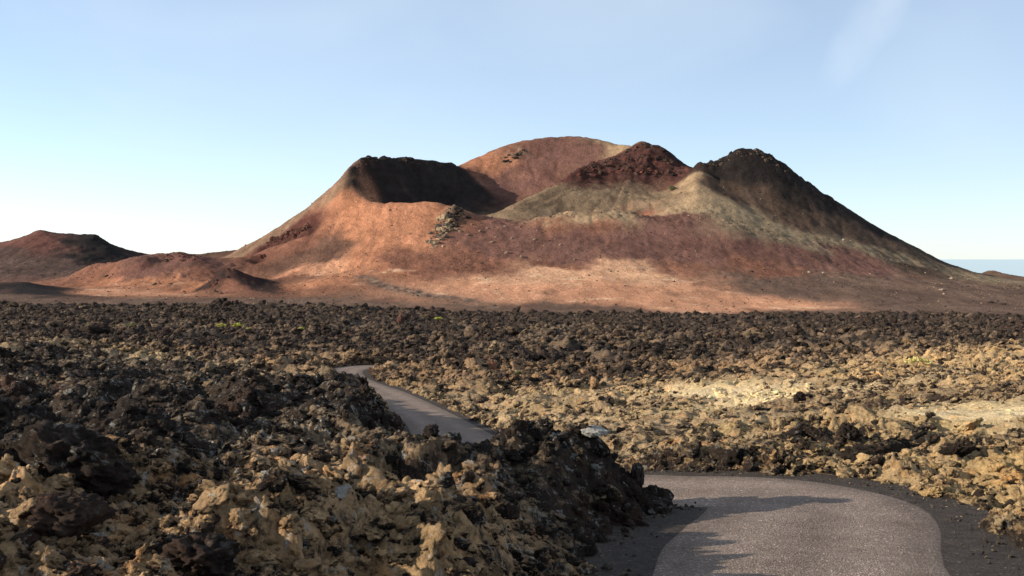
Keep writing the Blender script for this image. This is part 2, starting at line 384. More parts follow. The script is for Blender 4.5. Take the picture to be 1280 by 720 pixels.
def asphalt_material():
    m = M('asphalt', 0.95, 0.12)
    a = m.attr('across', 'Fac')
    base = m.ramp(m.noise(1.1, 5, 0.6), [(0.3, (0.150, 0.110, 0.086)), (0.7, (0.215, 0.161, 0.128))])
    worn = m.ramp(m.math('ABSOLUTE', a), [(0.0, 0.95), (0.36, 1.22), (0.52, 1.18), (0.75, 0.9), (0.93, 0.98), (1.0, 0.78)])
    c = m.mix(1.0, base, worn, 'MULTIPLY')
    vc = m.n('ShaderNodeTexVoronoi', Scale=34.0); m.l(m.pos, vc.inputs['Vector'])
    chips = m.ramp(vc.outputs['Color'], [(0.0, 0.55), (0.55, 1.0), (0.84, 1.45), (0.93, 2.9)])
    c = m.mix(0.85, c, chips, 'MULTIPLY')
    edge = m.ramp(m.math('ADD', m.math('ABSOLUTE', a), m.math('MULTIPLY', m.math('SUBTRACT', m.noise(2.2, 5, 0.7), 0.5), 0.22)), [(0.86, 0.0), (1.0, 1.0)])
    c = m.mix(edge, c, (0.045, 0.036, 0.030))
    m.bump(m.math('ADD', vc.outputs['Distance'], m.math('MULTIPLY', m.noise(60, 3, 0.6), 0.5)), 0.02, 0.8)
    return m.out(c)
def gravel_material():
    m = M('volcanic_gravel', 0.95, 0.15)
    c = m.ramp(m.noise(4.0, 7, 0.72), [(0.3, (0.030, 0.024, 0.020)), (0.6, (0.060, 0.046, 0.037)), (0.75, (0.10, 0.078, 0.06))])
    ch = m.ramp(m.vor(24, 'Color'), [(0.0, 0.6), (0.85, 1.3), (0.95, 3.0)])
    c = m.mix(0.8, c, ch, 'MULTIPLY')
    m.bump(m.math('ADD', m.math('MULTIPLY', m.vor(28), 0.6), m.noise(16, 6, 0.75)), 0.035, 0.9)
    return m.out(c)
def sea_material():
    m = M('sea_water', 0.12, 0.5)
    m.b.inputs['Base Color'].default_value = (0.10, 0.20, 0.30, 1)
    return m.m
def shrub_material(name, a, b):
    m = M(name, 0.8, 0.2)
    return m.out(m.ramp(m.noise(1.4, 4, 0.7), [(0.3, a), (0.7, b)]))

MAT_CINDER = cinder_material(); MAT_LAVA = lava_material('lava_rock_crust', 'GEOMETRY'); MAT_CLINKER = lava_material('lava_clinker', 'INSTANCER')
MAT_ASPHALT = asphalt_material(); MAT_GRAVEL = gravel_material(); MAT_SEA = sea_material()

# ------------------------------------------------------------------ sea and far ground
def far_sheet(name, z, x0, x1, y0, y1, mat, kind='structure'):
    xs = np.linspace(x0, x1, 40); ys = np.linspace(y0, y1, 40); X, Y = np.meshgrid(xs, ys)
    return link(name, grid_mesh(name, X, Y, np.full_like(X, z)), mat, kind)
far_sheet('sea', -110.0, -60000, 60000, 1600, 90000, MAT_SEA)

# ------------------------------------------------------------------ volcano and its cinder plain
def colour_points(s):
    out = []
    for t in s.split():
        a = [float(q) for q in t.split(',')]
        x, d = hit(a[0], a[1]); out.append((a[0] / F - 640 / F, math.log(d), *a[2:]))
    return out
OR = '0.36,0.165,0.093'; BO = '0.48,0.245,0.145'; CREAM = '0.52,0.30,0.18'; BR = '0.130,0.085,0.063'; MAR = '0.145,0.074,0.058'
DK = '0.021,0.018,0.017'; OL = '0.195,0.138,0.088'; GG = '0.21,0.160,0.102'; RB = '0.20,0.093,0.061'; TAN = '0.28,0.195,0.118'  # DK lowered to deepen the shade in crater and peaks
def cp(rgb, s): return ' '.join(q + ',' + rgb for q in s.split())
CP = ' '.join([
    cp(OR, '450,265 480,268 520,268 555,262 440,290 470,300 500,290 520,300 420,255 440,335 400,350 480,340 610,205 625,200 640,196 160,352 200,356 230,362 120,358 460,320'),
    cp(BO, '415,330 400,338 200,364 180,367 680,365 720,362 780,362 850,368 920,376 980,382 640,362 610,358 820,374 740,372 900,382'),
    cp(CREAM, '665,342 690,346 770,338 790,345 640,350 710,340'),
    cp(BR, '30,376 160,378 300,378 450,382 600,387 760,388 1000,391 1150,385 1240,385 1100,370 1000,365 1200,355 1270,365 350,378 1050,350 1150,350 950,352 700,386'),
    cp(MAR, '620,285 660,290 720,300 780,305 830,290 860,300 930,308 1000,322 1060,322 600,300 640,315 700,318 800,318 880,318 240,322 220,325 190,328 850,275 820,272 1080,335'),
    cp(RB, '590,320 560,320 540,335 610,335 700,332 850,335 950,335 500,325 380,345 300,360 260,345 320,318 360,300 100,350 400,270 580,275 750,282 690,278'),
    cp(DK, '470,210 500,215 520,235 560,215 590,235 480,235 560,245 930,200 950,210 990,225 1040,255 1100,290 900,205 100,300 130,308 100,320 30,360 60,364 300,345 320,355 285,342 815,182 835,188 850,206'),  # painted shade on crater wall, right peak, cliff edge, left hill; mounds dark themselves
    cp(OL, '660,255 700,240 740,240 780,240 820,245 700,260 760,258 630,266 800,262 845,250'),
    cp(TAN, '780,180 760,179 795,181 875,225 870,240 700,268 740,266 770,264 855,262'),
    cp(GG, '900,262 880,258 930,278 970,290 1020,300 1080,312 1130,324 1000,297 1240,350 1270,352'),
    cp(MAR, '640,230 680,220 700,200 660,205 720,190 740,185 620,225 650,190 690,182'),
    cp('0.075,0.050,0.036', '950,250 1000,272 1060,290 920,240 1110,305 900,235 1150,335'), cp('0.115,0.064,0.046', '400,322 390,312 362,327 405,308'),  # shade of the right flank and the left fold, put into the tint
    cp('0.08,0.032,0.027', '720,215 745,212 770,205 800,205 830,210 850,215 790,195 345,298 380,286 365,290'),
    cp('0.24,0.075,0.048', '801,268'), cp('0.085,0.056,0.046', '60,328 20,335 30,325 5,315 70,335'), cp('0.125,0.058,0.046', '55,296 45,300 30,305 62,304'),  # left hill's lit face tinted lighter and redder than its shaded side
    cp('0.19,0.12,0.08', '300,312 340,292 380,265 420,238 290,320'),
])
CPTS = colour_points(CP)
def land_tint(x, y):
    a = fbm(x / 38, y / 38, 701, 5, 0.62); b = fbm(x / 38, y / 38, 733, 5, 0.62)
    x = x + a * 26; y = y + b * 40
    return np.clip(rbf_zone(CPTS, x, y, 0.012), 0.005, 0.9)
VR_, VC = 460, 820
VB = 575.0
v = np.log(VB) + (np.log(1790) - np.log(VB)) * np.linspace(0, 1, VR_); u = np.linspace(-0.66, 0.70, VC)
U, V = np.meshgrid(u, v); Y = np.exp(V); X = U * Y; Z = base_z(X, Y)
tcoarse = land_tint(X[::2, ::2], Y[::2, ::2])
T = bilin(tcoarse, U, V, u[0], u[2 * ((VC - 1) // 2)], v[0], v[2 * ((VR_ - 1) // 2)])
PX = 640 + U * F; PYS = HZ - (Z - ZC) / Y * F
def near_px(px, py, rx, ry): return np.exp(-((PX - px) / rx) ** 2 - ((PYS - py) / ry) ** 2) 
crag = np.zeros_like(X)
def crag_at(lst, rad, dep=35):
    """weights near given spots, tied to the land itself"""
    g = np.zeros_like(X)
    for px, py in lst:
        hx, hy = hit(px, py); g = np.maximum(g, np.exp(-(((X - hx) / rad) ** 2 + ((Y - hy) / (rad * 1.3)) ** 2)))
    return g
cliff = crag_at([(725, 216), (745, 210), (765, 207), (785, 205), (805, 200), (805, 212), (825, 205), (840, 212), (855, 216), (780, 212)], 15)
rim = crag_at([(460, 200), (480, 199), (500, 200), (520, 204), (545, 205), (570, 209), (440, 215), (440, 228)], 9)
peak = crag_at([(885, 204), (905, 200), (925, 190), (940, 190), (960, 197), (985, 214), (1010, 232), (1040, 252)], 14)
rock = crag_at([(566, 268), (560, 274), (575, 270)], 6)
rocky2 = crag_at([(640, 192), (632, 196), (650, 190)], 8)
gully = crag_at([(340, 301), (350, 297), (360, 293), (370, 290), (380, 287), (390, 283), (332, 306)], 6) + crag_at([(325, 321)], 7)
lump = 0.5 * crag_at([(218, 322), (232, 321), (246, 324), (285, 341), (270, 352), (310, 348), (180, 326)], 9)
trk = crag_at([(455, 346), (462, 350), (470, 354), (480, 357), (492, 360), (505, 363), (520, 366), (535, 369), (550, 371), (565, 373), (585, 376)], 7)
terr = crag_at([(680, 272), (720, 268), (760, 265), (800, 269), (840, 272), (880, 268), (920, 280), (970, 292), (1030, 303), (1090, 315), (640, 276)], 16)
nb = fbm(X / 60, Y / 60, 3, 4); nr = ridged(X / 16, Y / 16, 21, 4, 0.55); nf = fbm(X / 7, Y / 7, 5, 4, 0.6)
far = sstep(700, 860, Y)
Z = Z + far * (nb * 1.6 + nf * 0.9) + (1 - far) * (nb * 0.5 + nf * 0.25)
ncl = cells(X / 9 + nf, Y / 9, 31); ncs = cells(X / 4, Y / 4, 37)
rough_all = sstep(0.1, 0.7, fbm(X / 110, Y / 110, 77, 3) + 0.25)
Z = Z + far * rough_all * (ncs - 0.25) * 0.9
# strata in the red cliff: steps that follow level beds
bed = np.sin((Z + nf * 1.3 + fbm(X / 35, Y / 35, 161, 3) * 9 + X * 0.22) / 4.4 * 6.283) * np.clip(0.65 + 0.9 * fbm(X / 18, Y / 18, 163, 3), 0.1, 1)
Z = Z + cliff * (nr * 2.4 + (ncl - 0.4) * 2.6 + bed * 1.9)
# rills cut down the scree fan from its head
ax, ay = hit(790, 221)
fan = crag_at([(660, 256), (690, 246), (720, 240), (750, 238), (780, 240), (810, 246), (700, 260), (740, 258), (780, 258), (830, 250)], 16)
th = np.arctan2(X - ax, ay + 25 - Y)
rill = np.clip(ridged(th * 7 + 0.15 * nf, np.hypot(X - ax, Y - ay) / 90, 171, 3, 0.5) - 0.25, 0, 1)
Z = Z - fan * rill * 2.2
# gullies worn down the outer flanks
gl = np.clip(ridged(X / 26 + nb * 0.5, Y / 120, 181, 4, 0.5) - 0.1, 0, 1)
Z = Z - far * (1 - fan) * (1 - cliff) * gl * 1.6
Z = Z + rim * (nr * 1.6 + (ncl - 0.3) * 3.0) + peak * (nr * 1.5 + (ncl - 0.3) * 3.4 + (ncs - 0.3) * 1.5)
Z = Z + rock * ((ncl - 0.1) * 7.0 + (ncs - 0.3) * 2.5 + 1.0) + rocky2 * (ncl - 0.3) * 5.0
Z = Z + trk * (ncs - 0.35) * 1.6
Z = Z - gully * (4.5 + nr * 1.8) + lump * ((ncl - 0.3) * 2.0 + (ncs - 0.3) * 1.4) + terr * ((ncs - 0.3) * 1.7 + (ncl - 0.35) * 1.3)
# tints laid over the crags, with some shade painted in
def lay(w, rgb, k=1.0):
    global T
    w = np.clip(w * k, 0, 1)[..., None]; T = T * (1 - w) + np.array(rgb) * w
beds = (0.5 + 0.5 * bed)
lay(cliff, (0.070, 0.034, 0.028), 0.95); lay(cliff * sstep(0.5, 0.95, beds) * sstep(-0.3, 0.25, nb + 0.5 * nf), (0.12, 0.046, 0.036), 0.8); lay(cliff * sstep(0.5, 0.9, 1 - beds), (0.020, 0.015, 0.013), 0.85)
lay(fan * sstep(0.15, 0.5, rill), (0.06, 0.044, 0.03), 0.6)
lay(cliff * sstep(0.25, 0.6, nf), (0.17, 0.12, 0.08), 0.55)
lay(rim, (0.022, 0.018, 0.017)); lay(peak, (0.022, 0.018, 0.017), 0.9); lay(gully, (0.055, 0.026, 0.022), 0.95); lay(lump, (0.10, 0.042, 0.034), 0.8)  # rim and peak albedo lowered to deepen their shade
lay(trk, (0.085, 0.07, 0.06), 0.9); lay(trk * sstep(0.0, 0.4, nf), (0.30, 0.23, 0.17), 0.7)
lay(rock, (0.16, 0.12, 0.08), 1.0); lay(rock * sstep(0.05, 0.5, nf), (0.06, 0.05, 0.042), 1.0)
lay(rocky2 * sstep(-0.1, 0.4, nf), (0.30, 0.22, 0.15))
# downhill streaks of coarser, darker cinder on the slopes
strk = fbm(X / 5.0 + nb * 4, Y / 34, 90, 4, 0.6); T = T * (1 + 0.30 * np.clip(strk, -1, 1) * far)[..., None]
drift = fbm(X / 45, Y / 60, 130, 4, 0.6); lay(sstep(0.18, 0.5, drift) * (1 - cliff), (0.10, 0.058, 0.043), 0.55)
# pale salty crusts that lie in streaks on the orange flat
crust = sstep(0.12, 0.42, fbm(X / 26, Y / 15, 140, 6, 0.68)) * sstep(0.22, 0.36, T[..., 0]) * (1 - sstep(800, 850, Y))
lay(crust, (0.60, 0.40, 0.26), 0.8)
grit = np.clip(0.15 + 0.9 * sstep(-0.15, 0.45, fbm(X / 50, Y / 50, 150, 4)), 0, 1) * far + 0.25 * (1 - far)
grit = np.maximum(grit, np.clip(terr + rock + peak, 0, 1))
T = np.clip(T, 0.008, 0.8)
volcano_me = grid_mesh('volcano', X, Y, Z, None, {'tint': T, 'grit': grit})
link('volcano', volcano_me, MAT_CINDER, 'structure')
VS = (Z - ZC) / Y; V_LIM = (u[0], u[-1], v[0], v[-1])

# ------------------------------------------------------------------ lava field
LR, LC = 980, 800
lv = np.linspace(math.log(6.5), math.log(690), LR); lu = np.linspace(-0.62, 0.62, LC)
# finer columns inside the view, coarser outside it
lu = np.sign(lu) * np.where(np.abs(lu) < 0.55, np.abs(lu) * 0.93, 0.5115 + (np.abs(lu) - 0.55) * 2.6)
U, V = np.meshgrid(lu, lv); Y = np.exp(V); X = U * Y
# zones given by picture spots: roughness, cover of lichen (lowered where shadow is painted in), paleness, tint rgb
ZP = []
def zone(s, rough, cov, pale, rgb):
    for t in s.split():
        px, py = map(float, t.split(',')); x, d = hit(px, py); ZP.append((x / d, math.log(d), rough, cov, pale, *rgb))
zone('20,400 150,400 300,400 450,405 600,405 750,405 900,410 1050,412 1200,410 100,430 250,430', 1.0, 0.42, 0.1, (0.100, 0.068, 0.046))
zone('400,420 550,440 650,450 750,450 850,440 950,430 700,430 600,420', 1.05, 0.50, 0.1, (0.130, 0.088, 0.056))
zone('560,470 640,475 760,475 850,465 700,470', 1.15, 0.60, 0.15, (0.20, 0.125, 0.070))
zone('650,505 720,520 800,540 880,560 750,500 950,570 850,510 640,520', 0.6, 0.70, 0.3, (0.29, 0.198, 0.108))
zone('890,490 920,495 960,488 985,498 940,505 1150,515 1190,520 1230,518 1265,528 1210,530', 0.24, 1.0, 0.08, (0.54, 0.405, 0.23))
zone('1060,497 1100,505 1030,510 1080,520 1240,490 1180,495 850,480 1000,475 1060,480', 0.62, 0.62, 0.1, (0.26, 0.175, 0.095))
zone('1020,540 1080,545 1120,550 1000,560 1060,565', 0.95, 0.55, 0.3, (0.29, 0.195, 0.10))
zone('1150,590 1230,600 1270,630 1180,570 1050,585 1270,570', 0.85, 0.72, 0.25, (0.37, 0.245, 0.122))
zone('1250,450 1200,460 1270,480 1150,465 1100,470', 0.65, 0.80, 0.15, (0.35, 0.23, 0.115))
zone('30,470 120,475 250,480 330,490 400,500 200,500', 0.9, 0.46, 0.6, (0.17, 0.122, 0.078))  # cover lowered to paint in the shadowed left
zone('50,540 100,570 40,600 20,560', 1.1, 0.25, 0.4, (0.10, 0.08, 0.06))  # dark tint and thin cover stand in for shade in the hollow
zone('250,560 350,570 450,560 550,570 650,590 750,600 450,530 600,550', 0.9, 0.45, 0.8, (0.19, 0.135, 0.083))  # lichen cover lowered to imitate the shadows of the left middle
zone('100,650 250,660 350,680 200,700 450,660 550,680 400,640 500,700 620,690', 1.0, 0.58, 0.9, (0.35, 0.222, 0.115))
zone('850,620 920,625 800,620 880,600', 0.9, 0.30, 0.3, (0.12, 0.085, 0.055))  # thin cover and dark tint stand in for shadow on the bank
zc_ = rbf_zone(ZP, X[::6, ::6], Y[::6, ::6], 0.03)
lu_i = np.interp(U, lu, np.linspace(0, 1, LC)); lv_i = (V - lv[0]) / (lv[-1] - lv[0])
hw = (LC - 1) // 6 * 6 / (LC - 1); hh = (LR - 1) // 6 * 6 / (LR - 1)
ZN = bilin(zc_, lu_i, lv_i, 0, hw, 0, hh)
rough = ZN[..., 0]
wx = fbm(X / 2.3, Y / 2.3, 200, 3); wy = fbm(X / 2.3, Y / 2.3, 210, 3)
xw = X + wx * 0.9; yw = Y + wy * 0.9
nearw = 1 - sstep(35, 110, Y); midw = sstep(25, 90, Y); farw = sstep(90, 220, Y)
D = fbm(X / 13, Y / 13, 220, 3) * (1.0 + 0.6 * midw)
D = D + (ridged(xw / 5.0, yw / 5.0, 230, 4, 0.55) - 0.25) * (0.62 + 0.3 * midw)
D = D + (cells(xw / 2.0, yw / 2.0, 240) - 0.45) * (0.75 + 0.3 * midw)
D = D + (cells(xw / 0.85, yw / 0.85, 250) - 0.45) * 0.30 * (0.6 + 0.4 * midw)
D = D + (ridged(xw / 1.3, yw / 1.3, 256, 4, 0.6) - 0.25) * 0.30
def add_near(fn, amp, lim):
    w = 1 - sstep(lim * 0.5, lim, Y); k = w > 0
    D[k] += (fn(xw[k], yw[k]) * amp * w[k])
add_near(lambda a, b: cells(a / 0.36, b / 0.36, 260) - 0.4, 0.17, 90)
add_near(lambda a, b: cells(a / 0.16, b / 0.16, 270) - 0.4, 0.075, 45)
add_near(lambda a, b: fbm(a / 0.2, b / 0.2, 280, 3, 0.6), 0.09, 50)
k = Y > 70
D[k] += (farw[k] * ((cells(xw[k] / 4.5, yw[k] / 4.5, 290) - 0.45) * 1.5 + (ridged(X[k] / 11, Y[k] / 11, 300, 3) - 0.25) * 0.8))
D = D + (ridged(X / 34, Y / 34, 305, 3) - 0.2) * 1.1 * farw
D = D * rough
Z = base_z(X, Y) + D
rs, rz = road_info(X, Y)
w = sstep(-0.05, 1.7, rs + 0.5 * wx)
Z = np.where(rs < 90, (rz - 0.14 + 0.35 * np.maximum(D, -0.2) * sstep(0.0, 0.5, rs)) * (1 - w) + Z * w, Z)
Z = np.where(rs < 0.05, np.minimum(Z, rz - 0.10), Z)
# outer edge of the flow: it ends in a low rubbly front on the cinder plain
PXE = 640 + U * F
edge = np.interp(PXE, [-300, 0, 160, 320, 480, 640, 800, 960, 1120, 1280, 1600], [640, 640, 640, 650, 655, 640, 640, 635, 640, 610, 600]) + 14 * fbm(X / 40, Y / 40, 310, 4)
lip = sstep(-3, 10, edge - Y)
vz = ZC + Y * bilin(VS, U, V, *V_LIM)
Z = np.where(Y > VB + 4, np.where(lip > 0, (vz - 1.2) + (np.maximum(Z, vz + 0.3) - vz + 1.2) * lip, vz - 1.5), Z)
Z = np.where((Y > VB - 1) & (Y <= VB + 4), Z + 0.6, Z)
keep = Y < edge + 8
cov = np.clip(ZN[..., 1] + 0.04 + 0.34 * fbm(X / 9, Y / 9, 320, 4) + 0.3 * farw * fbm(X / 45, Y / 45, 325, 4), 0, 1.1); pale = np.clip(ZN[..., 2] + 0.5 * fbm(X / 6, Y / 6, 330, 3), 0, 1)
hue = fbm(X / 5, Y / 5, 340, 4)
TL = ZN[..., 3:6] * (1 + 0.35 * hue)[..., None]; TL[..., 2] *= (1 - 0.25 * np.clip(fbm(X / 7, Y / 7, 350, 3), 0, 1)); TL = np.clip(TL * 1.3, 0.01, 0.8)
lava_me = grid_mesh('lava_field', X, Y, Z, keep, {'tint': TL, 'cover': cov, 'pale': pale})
link('lava_field', lava_me, MAT_LAVA, 'structure')
LS = (Z - ZC) / Y
LUI = np.linspace(0, 1, LC)
def lava_sample(x, y, *arrs):
    a = np.interp(x / y, lu, LUI); b = (np.log(y) - lv[0]) / (lv[-1] - lv[0])
    return [bilin(q, a, b, 0, 1, 0, 1) for q in arrs]
def lava_hit(px, py):
    uu = (px - 640) / F; vv = np.linspace(lv[0] + 0.3, lv[-1], 4000); yy = np.exp(vv)
    s = lava_sample(uu * yy, yy, LS)[0]
    k = np.nonzero(HZ - s * F <= py)[0]
    d = yy[k[0]] if len(k) else 600.0
    return uu * d, d, ZC + d * lava_sample(np.array([uu * d]), np.array([d]), LS)[0][0]

# ground behind and beside the viewer, outside the finely built lava
def spread(a, b, n, k):
    t = np.linspace(-1, 1, n); q = np.sinh(t * k) / np.sinh(k); return np.where(q < 0, -q * a, q * b)
GX, GY = np.meshgrid(spread(-700, 900, 420, 4.5), np.concatenate([spread(-300, 60, 200, 3.6), np.linspace(64, 690, 90)]))
ye = np.maximum(GY, 7.0); ue = np.clip(GX / ye, -0.67, 0.67)
rg = fbm(GX / 13, GY / 13, 220, 3) + (ridged(GX / 5, GY / 5, 230, 4, 0.55) - 0.25) * 0.6 + (cells(GX / 2, GY / 2, 240) - 0.45) * 0.7 + (cells(GX / 0.9, GY / 0.9, 250) - 0.45) * 0.25
GZ = ZC + ye * bilin(GRID, ue, np.log(ye)) + rg * 0.8
GZ = np.where((np.abs(GX / np.maximum(GY, 0.1)) < 0.655) & (GY > 7.2), GZ - 2.5 - 0.02 * GY, GZ)
GZ = np.where(np.hypot(GX, GY) < 9, np.minimum(GZ, ZC - 2.4), GZ)
g_s, g_z = road_info(GX, GY); GZ = np.where(g_s < 1.5, np.minimum(GZ, g_z - 0.3 + 0.4 * np.maximum(g_s, 0)), GZ)
one = np.ones_like(GX); gh = (1 + 0.3 * fbm(GX / 5, GY / 5, 340, 4))[..., None]
link('ground', grid_mesh('ground', GX, GY, GZ, None, {'tint': gh * np.array((0.22, 0.155, 0.09)), 'cover': one * 0.55 + 0.3 * fbm(GX / 9, GY / 9, 320, 4), 'pale': one * 0.4}), MAT_LAVA, 'structure')

# ------------------------------------------------------------------ road and verges
def strip(name, offs, dz, mat, crown=0.0, jitter=0.0):
    m = len(offs(0)); X = np.zeros((len(ROAD), m)); Y = X.copy(); Z = X.copy(); Aa = X.copy()
    for i in range(len(ROAD)):
        o = np.array(offs(i)); hw = HALF[i]
        o2 = o.copy()
        if jitter:
            e = jitter * (math.sin(i * 0.83) * 0.5 + math.sin(i * 2.17 + 1) * 0.35 + RNG.normal() * 0.3); o2[0] -= e; o2[-1] += jitter * (math.sin(i * 1.03 + 2) * 0.5 + RNG.normal() * 0.3)
        X[i] = ROAD[i, 0] + RN[i, 0] * o2; Y[i] = ROAD[i, 1] + RN[i, 1] * o2
        Z[i] = ROAD[i, 2] + dz + crown * (1 - np.clip(np.abs(o) / hw, 0, 1) ** 2); Aa[i] = o / hw
        if name == 'road': Z[i, 0] -= 0.05; Z[i, -1] -= 0.05
    return link(name, grid_mesh(name, X[:, ::-1], Y[:, ::-1], Z[:, ::-1], None, {'across': Aa[:, ::-1]}), mat, 'structure')
strip('road', lambda i: np.linspace(-HALF[i], HALF[i], 13), 0.0, MAT_ASPHALT, 0.03, 0.02)
vn = RNG.normal(size=(len(ROAD), 24)) * 0.015
strip('road_verge', lambda i: np.linspace(-HALF[i] - VL[i] - 0.45, HALF[i] + VR[i] + 0.45, 24), -0.018, MAT_GRAVEL, 0.0)

# ------------------------------------------------------------------ rocks
def ico(sub):
    import bmesh
    bm = bmesh.new(); bmesh.ops.create_icosphere(bm, subdivisions=sub, radius=1.0)
    co = np.array([v.co[:] for v in bm.verts]); f = np.array([[v.index for v in p.verts] for p in bm.faces]); bm.free(); return co, f
ICO = {s: ico(s) for s in (2, 3, 4, 5)}
def noise3(p, s, seed): return (perlin(p[:, 0] * s + 9, p[:, 1] * s - p[:, 2] * s * 0.7, seed) + perlin(p[:, 1] * s + 4, p[:, 2] * s + p[:, 0] * s * 0.6, seed + 5) + perlin(p[:, 2] * s + 2, p[:, 0] * s - p[:, 1] * s * 0.5, seed + 9)) / 1.9
def rock_mesh(name, sub, seed, stretch=(1, 1, 0.8), rug=1.0, planes=7):
    r = np.random.default_rng(seed); co, f = ICO[sub]; p = co.copy()
    d = np.ones(len(p))
    for _ in range(planes):                       # broken faces
        nrm = r.normal(size=3); nrm /= np.linalg.norm(nrm); lim = r.uniform(0.45, 0.85)
        t = p @ nrm; d = np.minimum(d, np.where(t > lim, lim / np.maximum(t, 1e-3), 1))
    d = d * (1 + rug * (0.26 * noise3(p, 1.3, seed) + 0.30 * (0.28 - np.abs(noise3(p, 2.6, seed + 20))) + 0.24 * (0.25 - np.abs(noise3(p, 5.6, seed + 40))) + (0.16 * (0.25 - np.abs(noise3(p, 11.5, seed + 60))) if sub > 3 else 0)))
    p = p * d[:, None] * np.array(stretch)
    me = bpy.data.meshes.new(name); me.from_pydata(p.tolist(), [], f.tolist()); me.update()
    return me
def add_attrs(me, tint, cover, pale):
    for nm, val in (('cover', cover), ('pale', pale)):
        a = me.attributes.new(nm, 'FLOAT', 'POINT'); a.data.foreach_set('value', np.full(len(me.vertices), val, np.float32))
    a = me.attributes.new('tint', 'FLOAT_COLOR', 'POINT'); a.data.foreach_set('color', np.tile(np.array((*tint, 1), np.float32), len(me.vertices)))

PROTO = bpy.data.collections.new('clinker_shapes')
for k in range(14):
    me = rock_mesh('clinker_piece', 4, 500 + k * 7, (1, random.uniform(0.6, 1.0), random.uniform(0.55, 1.1)), 1.5, 3)
    me.polygons.foreach_set('use_smooth', np.ones(len(me.polygons), bool))
    me.materials.append(MAT_CLINKER); PROTO.objects.link(bpy.data.objects.new('clinker_piece', me))
def scatter(name, x, y, z, scl, rot, tint, cover, pale, label):
    me = bpy.data.meshes.new(name); me.vertices.add(len(x)); me.vertices.foreach_set('co', np.column_stack([x, y, z]).astype(np.float32).ravel())
    for nm, ty, key, val in (('scl', 'FLOAT_VECTOR', 'vector', scl), ('rot', 'FLOAT_VECTOR', 'vector', rot), ('cover', 'FLOAT', 'value', cover), ('pale', 'FLOAT', 'value', pale),
                             ('tint', 'FLOAT_COLOR', 'color', np.column_stack([tint, np.ones(len(x))]))):
        a = me.attributes.new(nm, ty, 'POINT'); a.data.foreach_set(key, np.ascontiguousarray(val, dtype=np.float32).ravel())
    a = me.attributes.new('idx', 'INT', 'POINT'); a.data.foreach_set('value', RNG.integers(0, 14, len(x)).astype(np.int32))
    o = link(name, me, None, 'stuff', label, 'rocks')
    ng = bpy.data.node_groups.new(name, 'GeometryNodeTree')
    ng.interface.new_socket('Geometry', in_out='INPUT', socket_type='NodeSocketGeometry'); ng.interface.new_socket('Geometry', in_out='OUTPUT', socket_type='NodeSocketGeometry')
    N = ng.nodes; gi = N.new('NodeGroupInput'); go = N.new('NodeGroupOutput')
    ci = N.new('GeometryNodeCollectionInfo'); ci.inputs['Collection'].default_value = PROTO; ci.inputs['Separate Children'].default_value = True; ci.inputs['Reset Children'].default_value = True
    iop = N.new('GeometryNodeInstanceOnPoints'); iop.inputs['Pick Instance'].default_value = True
    mtp = N.new('GeometryNodeMeshToPoints')
    def na(nm, ty):
        q = N.new('GeometryNodeInputNamedAttribute'); q.data_type = ty; q.inputs['Name'].default_value = nm; return q.outputs['Attribute']
    L = ng.links
    L.new(gi.outputs[0], mtp.inputs['Mesh']); L.new(mtp.outputs[0], iop.inputs['Points']); L.new(ci.outputs[0], iop.inputs['Instance'])
    L.new(na('idx', 'INT'), iop.inputs['Instance Index']); L.new(na('scl', 'FLOAT_VECTOR'), iop.inputs['Scale'])
    e2r = N.new('FunctionNodeEulerToRotation'); L.new(na('rot', 'FLOAT_VECTOR'), e2r.inputs[0]); L.new(e2r.outputs[0], iop.inputs['Rotation'])
    L.new(iop.outputs[0], go.inputs[0])
    md = o.modifiers.new('scatter', 'NODES'); md.node_group = ng
    return o
